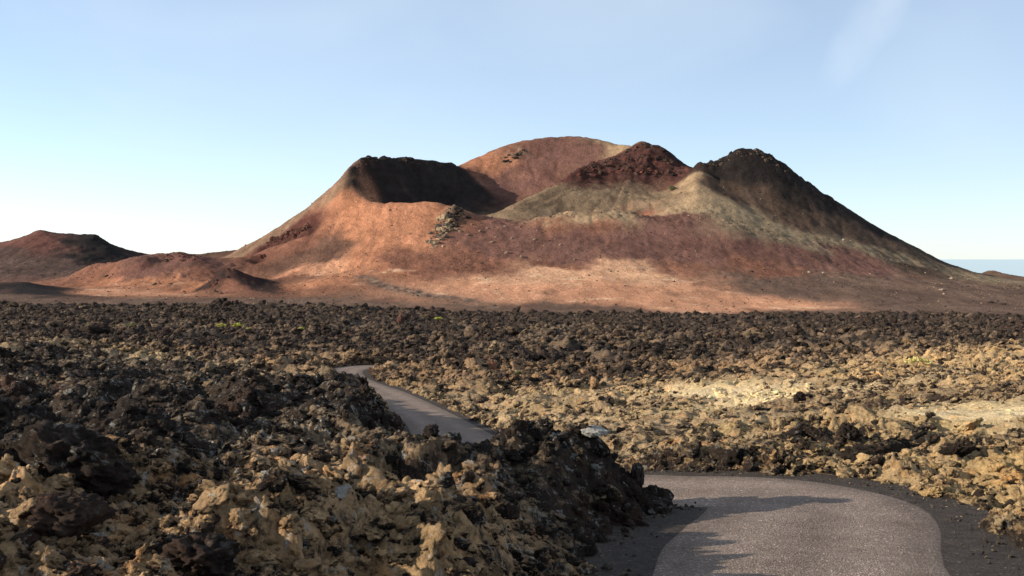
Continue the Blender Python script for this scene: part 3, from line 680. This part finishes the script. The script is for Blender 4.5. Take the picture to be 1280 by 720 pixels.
def lava_scatter(n, d0, d1, base, per_m, name, label, sig=0.5, sink=0.25, singles=0):
    uu = RNG.uniform(-0.62, 0.62, n); yy = np.exp(RNG.uniform(math.log(d0), math.log(d1), n)); xx = uu * yy
    z, zone_ = None, None
    s, = lava_sample(xx, yy, LS); z = ZC + yy * s
    zn, = lava_sample(xx, yy, ZN); cv, pl, tl = lava_sample(xx, yy, cov, pale, TL)
    rs_, _ = road_info(xx, yy)
    size = (base + per_m * yy) * np.exp(np.clip(RNG.normal(0, sig, n), -2, 1.9 * sig)) * (0.45 + 0.6 * zn[:, 0])
    ed = np.interp(640 + uu * F, [0, 160, 320, 480, 640, 800, 960, 1120, 1280], [640, 640, 650, 655, 640, 640, 635, 640, 610])
    clump = fbm(xx / (0.06 * yy + 1.5), yy / (0.06 * yy + 1.5), 600, 3)
    ok = (rs_ > size * 0.9 + 0.05) & (yy < ed + 4) & (RNG.uniform(size=n) < (0.25 + 0.9 * zn[:, 0] ** 1.5) * (0.55 + 1.1 * clump))
    xx, yy, z, size, zn, cv, pl, tl = [q[ok] for q in (xx, yy, z, size, zn, cv, pl, tl)]
    m = len(xx); sc3 = size[:, None] * np.column_stack([RNG.uniform(0.7, 1.35, m), RNG.uniform(0.7, 1.35, m), RNG.uniform(0.5, 1.0, m)])
    rot = np.column_stack([RNG.normal(0, 0.4, m), RNG.normal(0, 0.4, m), RNG.uniform(0, 6.28, m)])
    tl = np.clip(tl * (1 + RNG.normal(0, 0.18, m))[:, None], 0.01, 0.8); cv = np.clip(cv + RNG.normal(-0.05, 0.14, m), 0, 1); z = z - size * sink * 0.3
    # the ones that show largest become boulders in their own right
    big = []
    for q in np.argsort(-size / yy):
        if len(big) >= singles: break
        px = 640 + xx[q] / yy[q] * F; py = HZ - (z[q] + size[q] * 0.5 - ZC) / yy[q] * F
        if not (4 < px < 1276 and py < 716): continue
        yq = np.linspace(8, yy[q] - size[q] * 1.2, 120)
        if (HZ - lava_sample(xx[q] / yy[q] * yq, yq, LS)[0] * F).min() < py + 1: continue
        big.append(q)
    for q in big:
        px = 640 + xx[q] / yy[q] * F; py = HZ - (z[q] - ZC) / yy[q] * F
        lab, grp = boulder_words(px, py, yy[q], *words_of(*sc3[q], tl[q], cv[q], pl[q]), size[q])
        o = link('lava_boulder', PROTO.objects[int(RNG.integers(0, 14))].data, None, None, lab, 'boulder', grp)
        o.location = (xx[q], yy[q], z[q]); o.scale = sc3[q]; o.rotation_euler = rot[q]
        o['tint'] = [float(c) for c in tl[q]]; o['cover'] = float(cv[q]); o['pale'] = float(pl[q])
    kk = np.ones(m, bool); kk[big] = False
    return scatter(name, xx[kk], yy[kk], z[kk], sc3[kk], rot[kk], tl[kk], cv[kk], pl[kk], label)
def boulder_words(px, py, d, shp, col, size):
    """what one sees of it, then what it lies on or beside, then its place; the group is the stretch of lava"""
    look = col + ' ' + shp
    if d > 55:
        if px < 420:
            row = 'near cinder slopes' if py < 405 else 'midway across' if py < 430 else 'near side'
            col_ = 'under left hill' if px < 150 else 'under low mounds' if px < 290 else 'left of bend'
            return f'{look} boulder on dark plain, {row}, {col_}', 'boulders on the plain at left'
        if py < 470:
            row = 'near volcano foot' if py < 412 else 'midway across' if py < 435 else 'above tan flats'
            col_ = 'below the crater' if px < 620 else 'below red cliff' if px < 860 else 'below right peak' if px < 1060 else 'at right edge'
            return f'{look} boulder on dark plain, {row}, {col_}', 'boulders on the plain at right'
        col_ = 'next to far road' if px < 660 else 'behind the bank' if px < 860 else 'beside the pale patch'
        return f'{look} boulder on tan flats {col_}', 'boulders on the tan flats'
    if px > 960:
        col_ = 'beside the road' if py > 590 else 'halfway up' if py > 550 else 'at the top'
        return f'{look} boulder beyond the near bend, {col_}', 'boulders beyond the near bend'
    row = 'high up' if py < 520 else 'upper part' if py < 560 else 'middle part' if py < 610 else 'lower part' if py < 665 else 'bottom edge'
    col_ = 'left edge' if px < 110 else 'right of hollow' if px < 230 else 'left of centre' if px < 360 else 'in the middle' if px < 520 else 'nearer the bank' if px < 680 else 'beside the road'
    return f'{look} boulder on near lava, {row}, {col_}', 'boulders on the near lava'
def words_of(sx, sy, sz, tint, cv, pl):
    r = sz / max(sx, sy); e = max(sx, sy) / min(sx, sy)
    shp = 'flat' if r < 0.5 else 'long' if e > 1.45 else 'upright' if r > 0.85 else 'squat'
    col = 'pale flecked' if pl > 0.85 else 'dark brown' if cv < 0.45 else 'tan' if tint[0] > 0.27 else 'brown'
    return shp, col
lava_scatter(72000, 9.5, 60, 0.02, 0.0017, 'lava_rubble', 'loose brown lava rubble strewn over the near lava on both sides of the road', 0.75, singles=180)
lava_scatter(155000, 55, 655, 0.08, 0.0016, 'lava_clinker', 'dark jagged lava clinker covering the wide plain below the volcano', singles=80)

def roadside(n):
    k = RNG.integers(10, len(ROAD) - 1, n); k = k[(ROAD[k, 1] > 8)]
    side = np.where(RNG.uniform(size=len(k)) < 0.5, -1, 1); off = HALF[k] + np.where(side > 0, VR[k], VL[k]) + RNG.exponential(0.35, len(k)) + 0.02
    x = ROAD[k, 0] + RN[k, 0] * off * side + RNG.normal(0, 0.1, len(k)); y = ROAD[k, 1] + RN[k, 1] * off * side + RNG.normal(0, 0.15, len(k))
    size = 0.10 * np.exp(np.clip(RNG.normal(0, 0.6, len(k)), -1.5, 1.2)) * (1 + 0.012 * y)
    rs_, _ = road_info(x, y); ok = rs_ > -0.25 + size * 0.8; x, y, size = x[ok], y[ok], size[ok]; m = len(x)
    z = ZC + y * lava_sample(x, y, LS)[0]; cv, pl, tl = lava_sample(x, y, cov, pale, TL)
    scatter('roadside_rubble', x, y, np.maximum(z, -999) + size * 0.2, size[:, None] * RNG.uniform(0.7, 1.3, (m, 3)), RNG.uniform(0, 6.28, (m, 3)), tl, cv, pl, 'broken lava rubble lining both verges of the road')
roadside(2600)
def verge_gravel(n):
    k = RNG.integers(10, len(ROAD) - 1, n); k = k[(ROAD[k, 1] > 9) & (ROAD[k, 1] < 32)]; m = len(k)
    side = np.where(RNG.uniform(size=m) < 0.4, -1, 1); off = HALF[k] + np.where(side > 0, VR[k], VL[k]) * (1.1 - RNG.uniform(0, 1, m) ** 1.6)
    x = ROAD[k, 0] + RN[k, 0] * off * side + RNG.normal(0, 0.12, m); y = ROAD[k, 1] + RN[k, 1] * off * side + RNG.normal(0, 0.2, m)
    size = 0.016 * np.exp(np.clip(RNG.normal(0, 0.6, m), -1.5, 1.6))
    tn = np.where(RNG.uniform(size=m)[:, None] < 0.25, np.array((0.26, 0.20, 0.14)), np.array((0.09, 0.07, 0.055)))
    scatter('verge_gravel', x, y, ROAD[k, 2] - 0.015, size[:, None] * RNG.uniform(0.7, 1.3, (m, 3)), RNG.uniform(0, 6.28, (m, 3)), tn, np.full(m, 0.8), np.zeros(m), 'fine loose gravel on the dark verges of the near road')
verge_gravel(9000)

# stones dotted over the slopes
def slope_scatter(n, name, label):
    uu = RNG.uniform(-0.46, 0.50, n); yy = np.exp(RNG.uniform(math.log(668), math.log(1060), n)); xx = uu * yy
    s = bilin(VS, uu, np.log(yy), *V_LIM); gr = bilin(grit, uu, np.log(yy), *V_LIM); z = ZC + yy * s
    tl = bilin(T, uu, np.log(yy), *V_LIM)[:, 0]; ok = (RNG.uniform(size=n) < 0.12 + 0.9 * gr ** 2) & (tl > 0.07)
    xx, yy, z = xx[ok], yy[ok], z[ok]; m = len(xx)
    size = 0.24 * np.exp(np.clip(RNG.normal(0, 0.55, m), -2, 1.25))
    palec = RNG.uniform(size=m) < 0.22
    tint = np.where(palec[:, None], np.array((0.30, 0.215, 0.14)), np.array((0.09, 0.052, 0.038))) * RNG.uniform(0.7, 1.2, m)[:, None]
    return scatter(name, xx, yy, z, size[:, None] * np.column_stack([np.ones(m), np.ones(m), RNG.uniform(0.6, 1.0, m)]), np.column_stack([RNG.normal(0, .3, m), RNG.normal(0, .3, m), RNG.uniform(0, 6.28, m)]), tint, np.where(palec, 0.95, 0.5), np.zeros(m), label)
slope_scatter(34000, 'slope_stones', 'small stones dotted over the red slopes of the volcano')

# ------------------------------------------------------------------ rocks and plants one can point to
def volcano_hit(px, py):
    uu = (px - 640) / F; vv = np.linspace(math.log(660), math.log(1780), 3000); yy = np.exp(vv)
    r = HZ - bilin(VS, np.full_like(vv, uu), vv, *V_LIM) * F
    k = np.nonzero(r <= py)[0]; d = yy[k[0]] if len(k) else 1000.0
    return uu * d, d, ZC + (HZ - py) / F * d
def special(name, label, cat, px, py, w, h, depth, tint, cover, pale_, seed, rotz=0.0, tilt=0.0, on='lava', sub=5, rug=1.25, planes=4, group=None, sink=0.36):
    """a rock whose foot stands at picture point (px, py); w, h its size in picture pixels there"""
    x, d, z = (lava_hit if on == 'lava' else volcano_hit)(px, py)
    sw = w / F * d / 2; sh = h / F * d / 2
    me = rock_mesh(name, sub, seed, (sw, sw * depth, sh), rug, planes); me.polygons.foreach_set('use_smooth', np.ones(len(me.polygons), bool))
    add_attrs(me, tint, cover, pale_)
    o = link(name, me, MAT_LAVA, None, label, cat, group)
    o.location = (x, d + sw * depth * 0.4, z + sh * (1 - 2 * sink)); o.rotation_euler = (0, tilt, rotz)
    return o
DKC = (0.07, 0.055, 0.045); TANC = (0.38, 0.27, 0.15); PALC = (0.42, 0.40, 0.36); RUST = (0.42, 0.20, 0.09)
special('lava_boulder', 'largest boulder, tinted dark to stand for the shadowed slope at the left edge', 'boulder', 88, 592, 140, 85, 0.8, DKC, 0.45, 0.5, 901, 0.3, 0.25)  # dark tint holds the shade of a slope facing right
special('lava_boulder', 'rust brown lava hump with a shaded right side in the lower left corner', 'boulder', 72, 665, 110, 62, 0.9, RUST, 0.35, 0.1, 905, 0.8, 0.1)
special('lava_boulder', 'broad dark lava hump at the bottom edge left of centre', 'boulder', 235, 712, 120, 60, 0.8, RUST, 0.30, 0.2, 909, 2.1, 0.1)
special('flat_boulder', 'pale blue grey slab leaning against brown lava in the near slope', 'boulder', 428, 622, 30, 34, 0.3, PALC, 0.95, 0.9, 913, 0.9, 0.6, rug=0.6, planes=9)
crest_slab = special('flat_boulder', 'flat pale slab lying on the crest of the bank left of the road', 'boulder', 740, 600, 44, 16, 0.8, PALC, 0.95, 0.7, 917, 0.1, 0.05, rug=0.5, planes=9)
cy = np.linspace(17, 24.5, 200); cs = lava_sample(100 / F * cy, cy, LS)[0]; kb = int(cs.argmax())      # the bank's highest line
crest_slab.location = (100 / F * cy[kb], cy[kb] - 0.1, ZC + cy[kb] * cs[kb] + 0.06)
special('lava_fin', 'narrow upright brown fin of lava on the shaded face of the bank', 'rock', 771, 628, 13, 30, 0.5, TANC, 0.7, 0.2, 921, 0.2, -0.4)
special('lava_boulder', 'lone boulder with a pale orange top right of the far road bend', 'boulder', 616, 440, 18, 17, 0.8, (0.40, 0.28, 0.16), 0.75, 0.3, 925, 0.6)
special('lava_boulder', 'orange lichened lump where the dark flow meets the tan flats', 'boulder', 743, 486, 18, 20, 0.8, (0.36, 0.215, 0.11), 0.8, 0.1, 929, 1.6)
special('lava_pinnacle', 'slim reddish lava pinnacle near the far edge of the plain below the crater', 'rock', 501, 405, 8, 20, 0.8, (0.20, 0.085, 0.066), 0.8, 0.1, 933, 0.3)
special('lava_pinnacle', 'tilted reddish lava spike in the middle of the dark plain', 'rock', 616, 464, 9, 22, 0.7, (0.30, 0.13, 0.07), 0.9, 0.0, 937, 0.3, -0.35)
special('lava_boulder', 'black rock standing alone on the pale lichen flat', 'boulder', 1000, 502, 15, 17, 0.9, DKC, 0.1, 0.0, 941, 0.2)
special('lava_boulder', 'dark rounded hump on the plain under the left hill', 'boulder', 118, 418, 34, 18, 0.8, DKC, 0.15, 0.0, 945, 0.4)
special('flat_boulder', 'broken slab with shade painted dark and a blue grey underside beyond the near bend', 'boulder', 1027, 552, 42, 20, 0.7, DKC, 0.12, 0.9, 949, 0.4, 0.3)  # dark tint stands in for the shade on this slab
special('flat_boulder', 'jagged slab, shade painted dark, left of another at the middle of the lichened slope', 'boulder', 1062, 548, 36, 24, 0.7, DKC, 0.10, 0.5, 953, 1.2, 0.3)  # shade on this slab is put into its dark tint
special('lava_crust', 'long twisted dark lava ridge on the slope beyond the near bend', 'rock', 1100, 572, 90, 26, 0.4, TANC, 0.35, 0.2, 957, 0.15, 0.05, rug=1.6)
special('lava_crust', 'split leaning lava crust at the right end of the dark slope ridge', 'rock', 1195, 568, 44, 26, 0.5, TANC, 0.55, 0.1, 961, -0.3, -0.45)
special('lava_boulder', 'golden tan lava block close to the road bend', 'boulder', 1172, 622, 38, 26, 0.8, (0.55, 0.36, 0.16), 0.95, 0.1, 965, 0.7)
special('lava_boulder', 'rough tan lava block jutting over the gravel verge at the right edge', 'boulder', 1262, 675, 46, 44, 0.8, TANC, 0.62, 0.5, 969, 0.4)
def outcrop(label, line, n, size, spread, tints, seed):
    """a crag of many broken blocks grown together, lying along picture points on the slope"""
    r = np.random.default_rng(seed); line = [volcano_hit(*q) for q in line]; c0 = np.array(line[len(line) // 2])
    co, fc, tn, off = [], [], [], 0
    for k in range(n):
        a = r.uniform(0, len(line) - 1); i = min(int(a), len(line) - 2); p = np.array(line[i]) * (1 - a + i) + np.array(line[i + 1]) * (a - i)
        p[:2] += r.normal(0, spread, 2); sz = size * 0.62 * math.exp(min(r.normal(0, 0.5), 0.9)); p[2] = -0.3 * sz + ZC + p[1] * bilin(VS, np.array([p[0] / p[1]]), np.array([math.log(p[1])]), *V_LIM)[0]
        me = rock_mesh('tmp', 3, seed + 3 * k, (sz, sz * r.uniform(0.7, 1.1), sz * r.uniform(0.5, 0.95)), 1.1, 5)
        q = np.array([v.co[:] for v in me.vertices]); an = r.uniform(0, 6.28); q = q @ np.array([[math.cos(an), math.sin(an), 0], [-math.sin(an), math.cos(an), 0], [0, 0, 1]])
        fc += [tuple(off + w for w in f.vertices) for f in me.polygons]; co.append(q + p - c0); off += len(q)
        tn.append(np.tile(np.array(tints[int(r.integers(0, len(tints)))]), (len(q), 1))); bpy.data.meshes.remove(me)
    me = bpy.data.meshes.new('rock_outcrop'); me.from_pydata(np.vstack(co).tolist(), [], fc); me.update()
    a = me.attributes.new('tint', 'FLOAT_COLOR', 'POINT'); tn = np.vstack(tn); a.data.foreach_set('color', np.column_stack([tn, np.ones(len(tn))]).astype(np.float32).ravel())
    a = me.attributes.new('grit', 'FLOAT', 'POINT')
    o = link('rock_outcrop', me, MAT_CINDER, None, label, 'rock'); o.location = c0
TN1 = [(0.24, 0.175, 0.11), (0.30, 0.22, 0.14), (0.14, 0.105, 0.075), (0.09, 0.072, 0.06)]; TN2 = [(0.08, 0.04, 0.033), (0.12, 0.055, 0.042), (0.05, 0.03, 0.026)]; TN3 = [(0.05, 0.04, 0.034), (0.025, 0.021, 0.019), (0.09, 0.065, 0.048)]
outcrop('tan rock outcrop with a dark right side on the slope below the crater', [(538, 308), (543, 300), (548, 292), (554, 286), (560, 278)], 90, 2.9, 4.0, TN1, 2000)
outcrop('dark rock band running up from the tan outcrop to the crater rim', [(562, 284), (565, 276), (566, 268), (572, 264)], 60, 2.0, 3.4, TN3, 2300)
outcrop('small craggy outcrop near the top of the rear dome', [(634, 200), (640, 195), (648, 191), (654, 188)], 30, 2.6, 2.5, TN1 + TN3, 2500)
outcrop('low rubbly outcrop on the lip in front of the scree fan', [(680, 273), (690, 271), (700, 269), (712, 268)], 16, 1.6, 2.0, TN1 + TN3, 2600)
outcrop('reddish craggy knob on the highest of the low mounds', [(210, 322), (225, 320), (240, 322), (252, 328)], 50, 2.0, 4.0, TN2, 2700)
outcrop('dark crags on the left end of the small dark cone', [(266, 357), (272, 349), (280, 342), (288, 338)], 26, 2.0, 2.4, TN2 + TN3, 2800)
outcrop('low dark rubble patch on the orange flat under the mounds', [(188, 357), (198, 354), (208, 355), (218, 358)], 20, 1.4, 1.8, TN3, 2900)
outcrop('cream coloured rocks beside a dark pit on the left mound', [(134, 355), (142, 354), (148, 355)], 10, 1.3, 1.2, [(0.5, 0.38, 0.26), (0.4, 0.28, 0.18)], 3000)
outcrop('small black crag in the saddle of the left mound', [(133, 346), (138, 344)], 8, 1.7, 1.3, TN3, 3050)
outcrop('flat dark rubble at the foot of the small dark cone', [(258, 366), (270, 365), (285, 366)], 14, 1.4, 1.6, TN3, 3100)
outcrop('dark red ledge of rock on the left flank of the volcano', [(334, 305), (345, 299), (358, 294), (372, 289), (388, 283)], 90, 2.2, 1.5, TN2, 3200)
outcrop('short dark ledge of rock low on the left flank', [(320, 322), (330, 319)], 10, 2.0, 1.4, TN2, 3300)
outcrop('row of jagged dark crest rocks along the crater rim', [(441, 214), (455, 200), (475, 199), (500, 200), (520, 203), (540, 205)], 80, 1.7, 1.8, TN3, 3400)
outcrop('dark jagged rocks crowning the right peak', [(884, 206), (900, 203), (915, 194), (930, 190), (948, 192), (965, 199), (985, 214)], 120, 1.8, 2.6, TN3, 3500)
TN4 = [(0.055, 0.032, 0.027), (0.028, 0.021, 0.018), (0.10, 0.04, 0.032), (0.075, 0.05, 0.038)]
outcrop('uppermost band of dark strata along the top of the red cliff', [(728, 212), (745, 206), (765, 199), (785, 190), (800, 181), (820, 184), (836, 191)], 110, 1.9, 1.5, TN4, 3600)
outcrop('middle band of dark strata across the red cliff', [(722, 217), (745, 211), (770, 204), (795, 198), (820, 198), (842, 203)], 110, 2.1, 1.5, TN4, 4000)
outcrop('lowest band of red brown strata at the foot of the red cliff', [(742, 219), (765, 214), (785, 211), (805, 213), (825, 216), (850, 214)], 100, 2.1, 1.7, TN4[1:] + [(0.13, 0.05, 0.04)], 4400)
PST = [(512, 293), (668, 300), (620, 297), (600, 290), (585, 294), (634, 317), (718, 325), (652, 322), (575, 290), (640, 299), (610, 286), (632, 284), (590, 281), (700, 307), (615, 303), (560, 262)]
for k, (px, py) in enumerate(PST):
    special('stone', 'pale stone on the maroon slope right of the tan outcrop' if px > 556 else 'lone brown stone on the orange slope left of the tan outcrop', 'stone', px, py, 4.5 + (k % 3), 3.5 + (k % 2), 0.8,
            (0.20, 0.135, 0.092), 0.9, 0.0, 1100 + k, on='volcano', sub=2, group='stones on the crater slope' if px > 556 else None)
RST = [(1178, 363, 'dark long rock with a pale end'), (1012, 341, 'pale round stone'), (1030, 342, 'pale squat stone'), (1240, 379, 'dark low rock'), (1255, 381, 'dark flat rock'), (940, 340, 'grey flat rock'), (1055, 301, 'pale stone'), (1130, 331, 'grey stone'), (1190, 349, 'pale small stone')]
for k, (px, py, w_) in enumerate(RST):
    wh = ' on the brown plain at right' if py > 355 else ' on the lower slope of the right peak'
    special('stone', w_ + wh + [', nearest the right edge', '', ''][0 if px == 1255 else 1], 'stone', px, py, 9 if 'dark' in w_ else 5, 4, 0.7, (0.30, 0.235, 0.17) if 'pale' in w_ else DKC, 0.9 if 'pale' in w_ else 0.2, 0.2, 1200 + k, on='volcano', sub=3)

def shrub(label, px, py, w, h, mat, seed, on='lava'):
    x, d, z = (lava_hit if on == 'lava' else volcano_hit)(px, py); r = np.random.default_rng(seed)
    sw = w / F * d / 2; sh = h / F * d
    e = bpy.data.objects.new('shrub', None); COL.objects.link(e); e.location = (x, d + sw * 0.3, z - 0.05 * sh)
    e['label'] = label; e['category'] = 'shrub'
    vs, fs, sv, sf = [], [], [], []
    for b in range(46):                                            # stems fan out from the foot, each ends in a rosette of leaves
        a = r.uniform(0, 6.283); q = math.sqrt(r.uniform(0, 1)); hh = sh * (0.55 + 0.45 * math.sqrt(max(0, 1 - q * q))) * r.uniform(0.85, 1.1)
        tip = np.array((math.cos(a) * q * sw, math.sin(a) * q * sw * 0.8, hh)); t = 0.02 * sh
        i = len(sv); sv += [(-t, 0, 0), (t, 0, 0), (0, t, 0), tuple(tip)]; sf += [(i, i + 1, i + 3), (i + 1, i + 2, i + 3), (i + 2, i, i + 3)]
        for l in range(12):
            dv = r.normal(size=3); dv[2] = abs(dv[2]) * 0.8; dv /= np.linalg.norm(dv); sd = np.cross(dv, r.normal(size=3)); sd /= np.linalg.norm(sd)
            L = 0.24 * sh * r.uniform(0.7, 1.2); wd = 0.06 * sh; c = tip + r.normal(size=3) * 0.05 * sh
            i = len(vs); vs += [tuple(c), tuple(c + dv * L * 0.5 + sd * wd), tuple(c + dv * L), tuple(c + dv * L * 0.5 - sd * wd)]; fs.append((i, i + 1, i + 2, i + 3))
    for nm, a_, b_, mt in (('stem', sv, sf, MAT_STEM), ('foliage', vs, fs, mat)):
        me = bpy.data.meshes.new(nm); me.from_pydata(a_, [], b_); me.update(); me.materials.append(mt)
        c = bpy.data.objects.new(nm, me); COL.objects.link(c); c.parent = e
MAT_STEM = shrub_material('dry_stem', (0.10, 0.07, 0.04), (0.16, 0.11, 0.06))
YG = shrub_material('yellow_green_leaf', (0.30, 0.30, 0.05), (0.48, 0.46, 0.10)); GR = shrub_material('dull_green_leaf', (0.10, 0.12, 0.05), (0.20, 0.20, 0.08)); ST = shrub_material('straw_leaf', (0.40, 0.34, 0.12), (0.58, 0.50, 0.20))
shrub('left one of two bright yellow green shrubs on the dark plain', 276, 412, 13, 6, YG, 1)
shrub('right one of two bright yellow green shrubs on the dark plain', 297, 412, 13, 7, YG, 2)
shrub('pale yellow shrub just right of the bright green pair', 311, 415, 8, 4, ST, 3)
shrub('dull green shrub on the dark plain under the low mounds', 164, 410, 12, 5, GR, 4)
shrub('small yellow green shrub alone on the plain right of the green pair', 377, 414, 7, 4, YG, 5)
shrub('yellow green shrub near the far edge of the plain below the crater', 548, 402, 12, 5, YG, 6)
shrub('broad straw yellow shrub at the top of the tan slope at right', 1148, 462, 34, 12, ST, 7)
shrub('small green shrub below the brown lava left of the tan flats', 648, 472, 8, 6, GR, 8)
shrub('dark green bush on the spur at the left of the right peak', 840, 239, 9, 6, GR, 9, 'volcano')

# where several look alike, say which one, counted from the left
ORD = ['leftmost'] + [w + ' from left' for w in 'second third fourth fifth sixth seventh eighth ninth tenth eleventh twelfth thirteenth fourteenth fifteenth sixteenth seventeenth eighteenth nineteenth twentieth'.split()]
same = {}
for o in COL.objects:
    if o.parent is None and 'label' in o and 'category' in o and 'kind' not in o: same.setdefault(o['label'], []).append(o)
for lab, os_ in same.items():
    if 1 < len(os_) <= len(ORD):
        os_.sort(key=lambda o: o.location.x / o.location.y)
        for k, o in enumerate(os_):
            o['label'] = lab + ', ' + ('rightmost' if k == len(os_) - 1 else ORD[k])
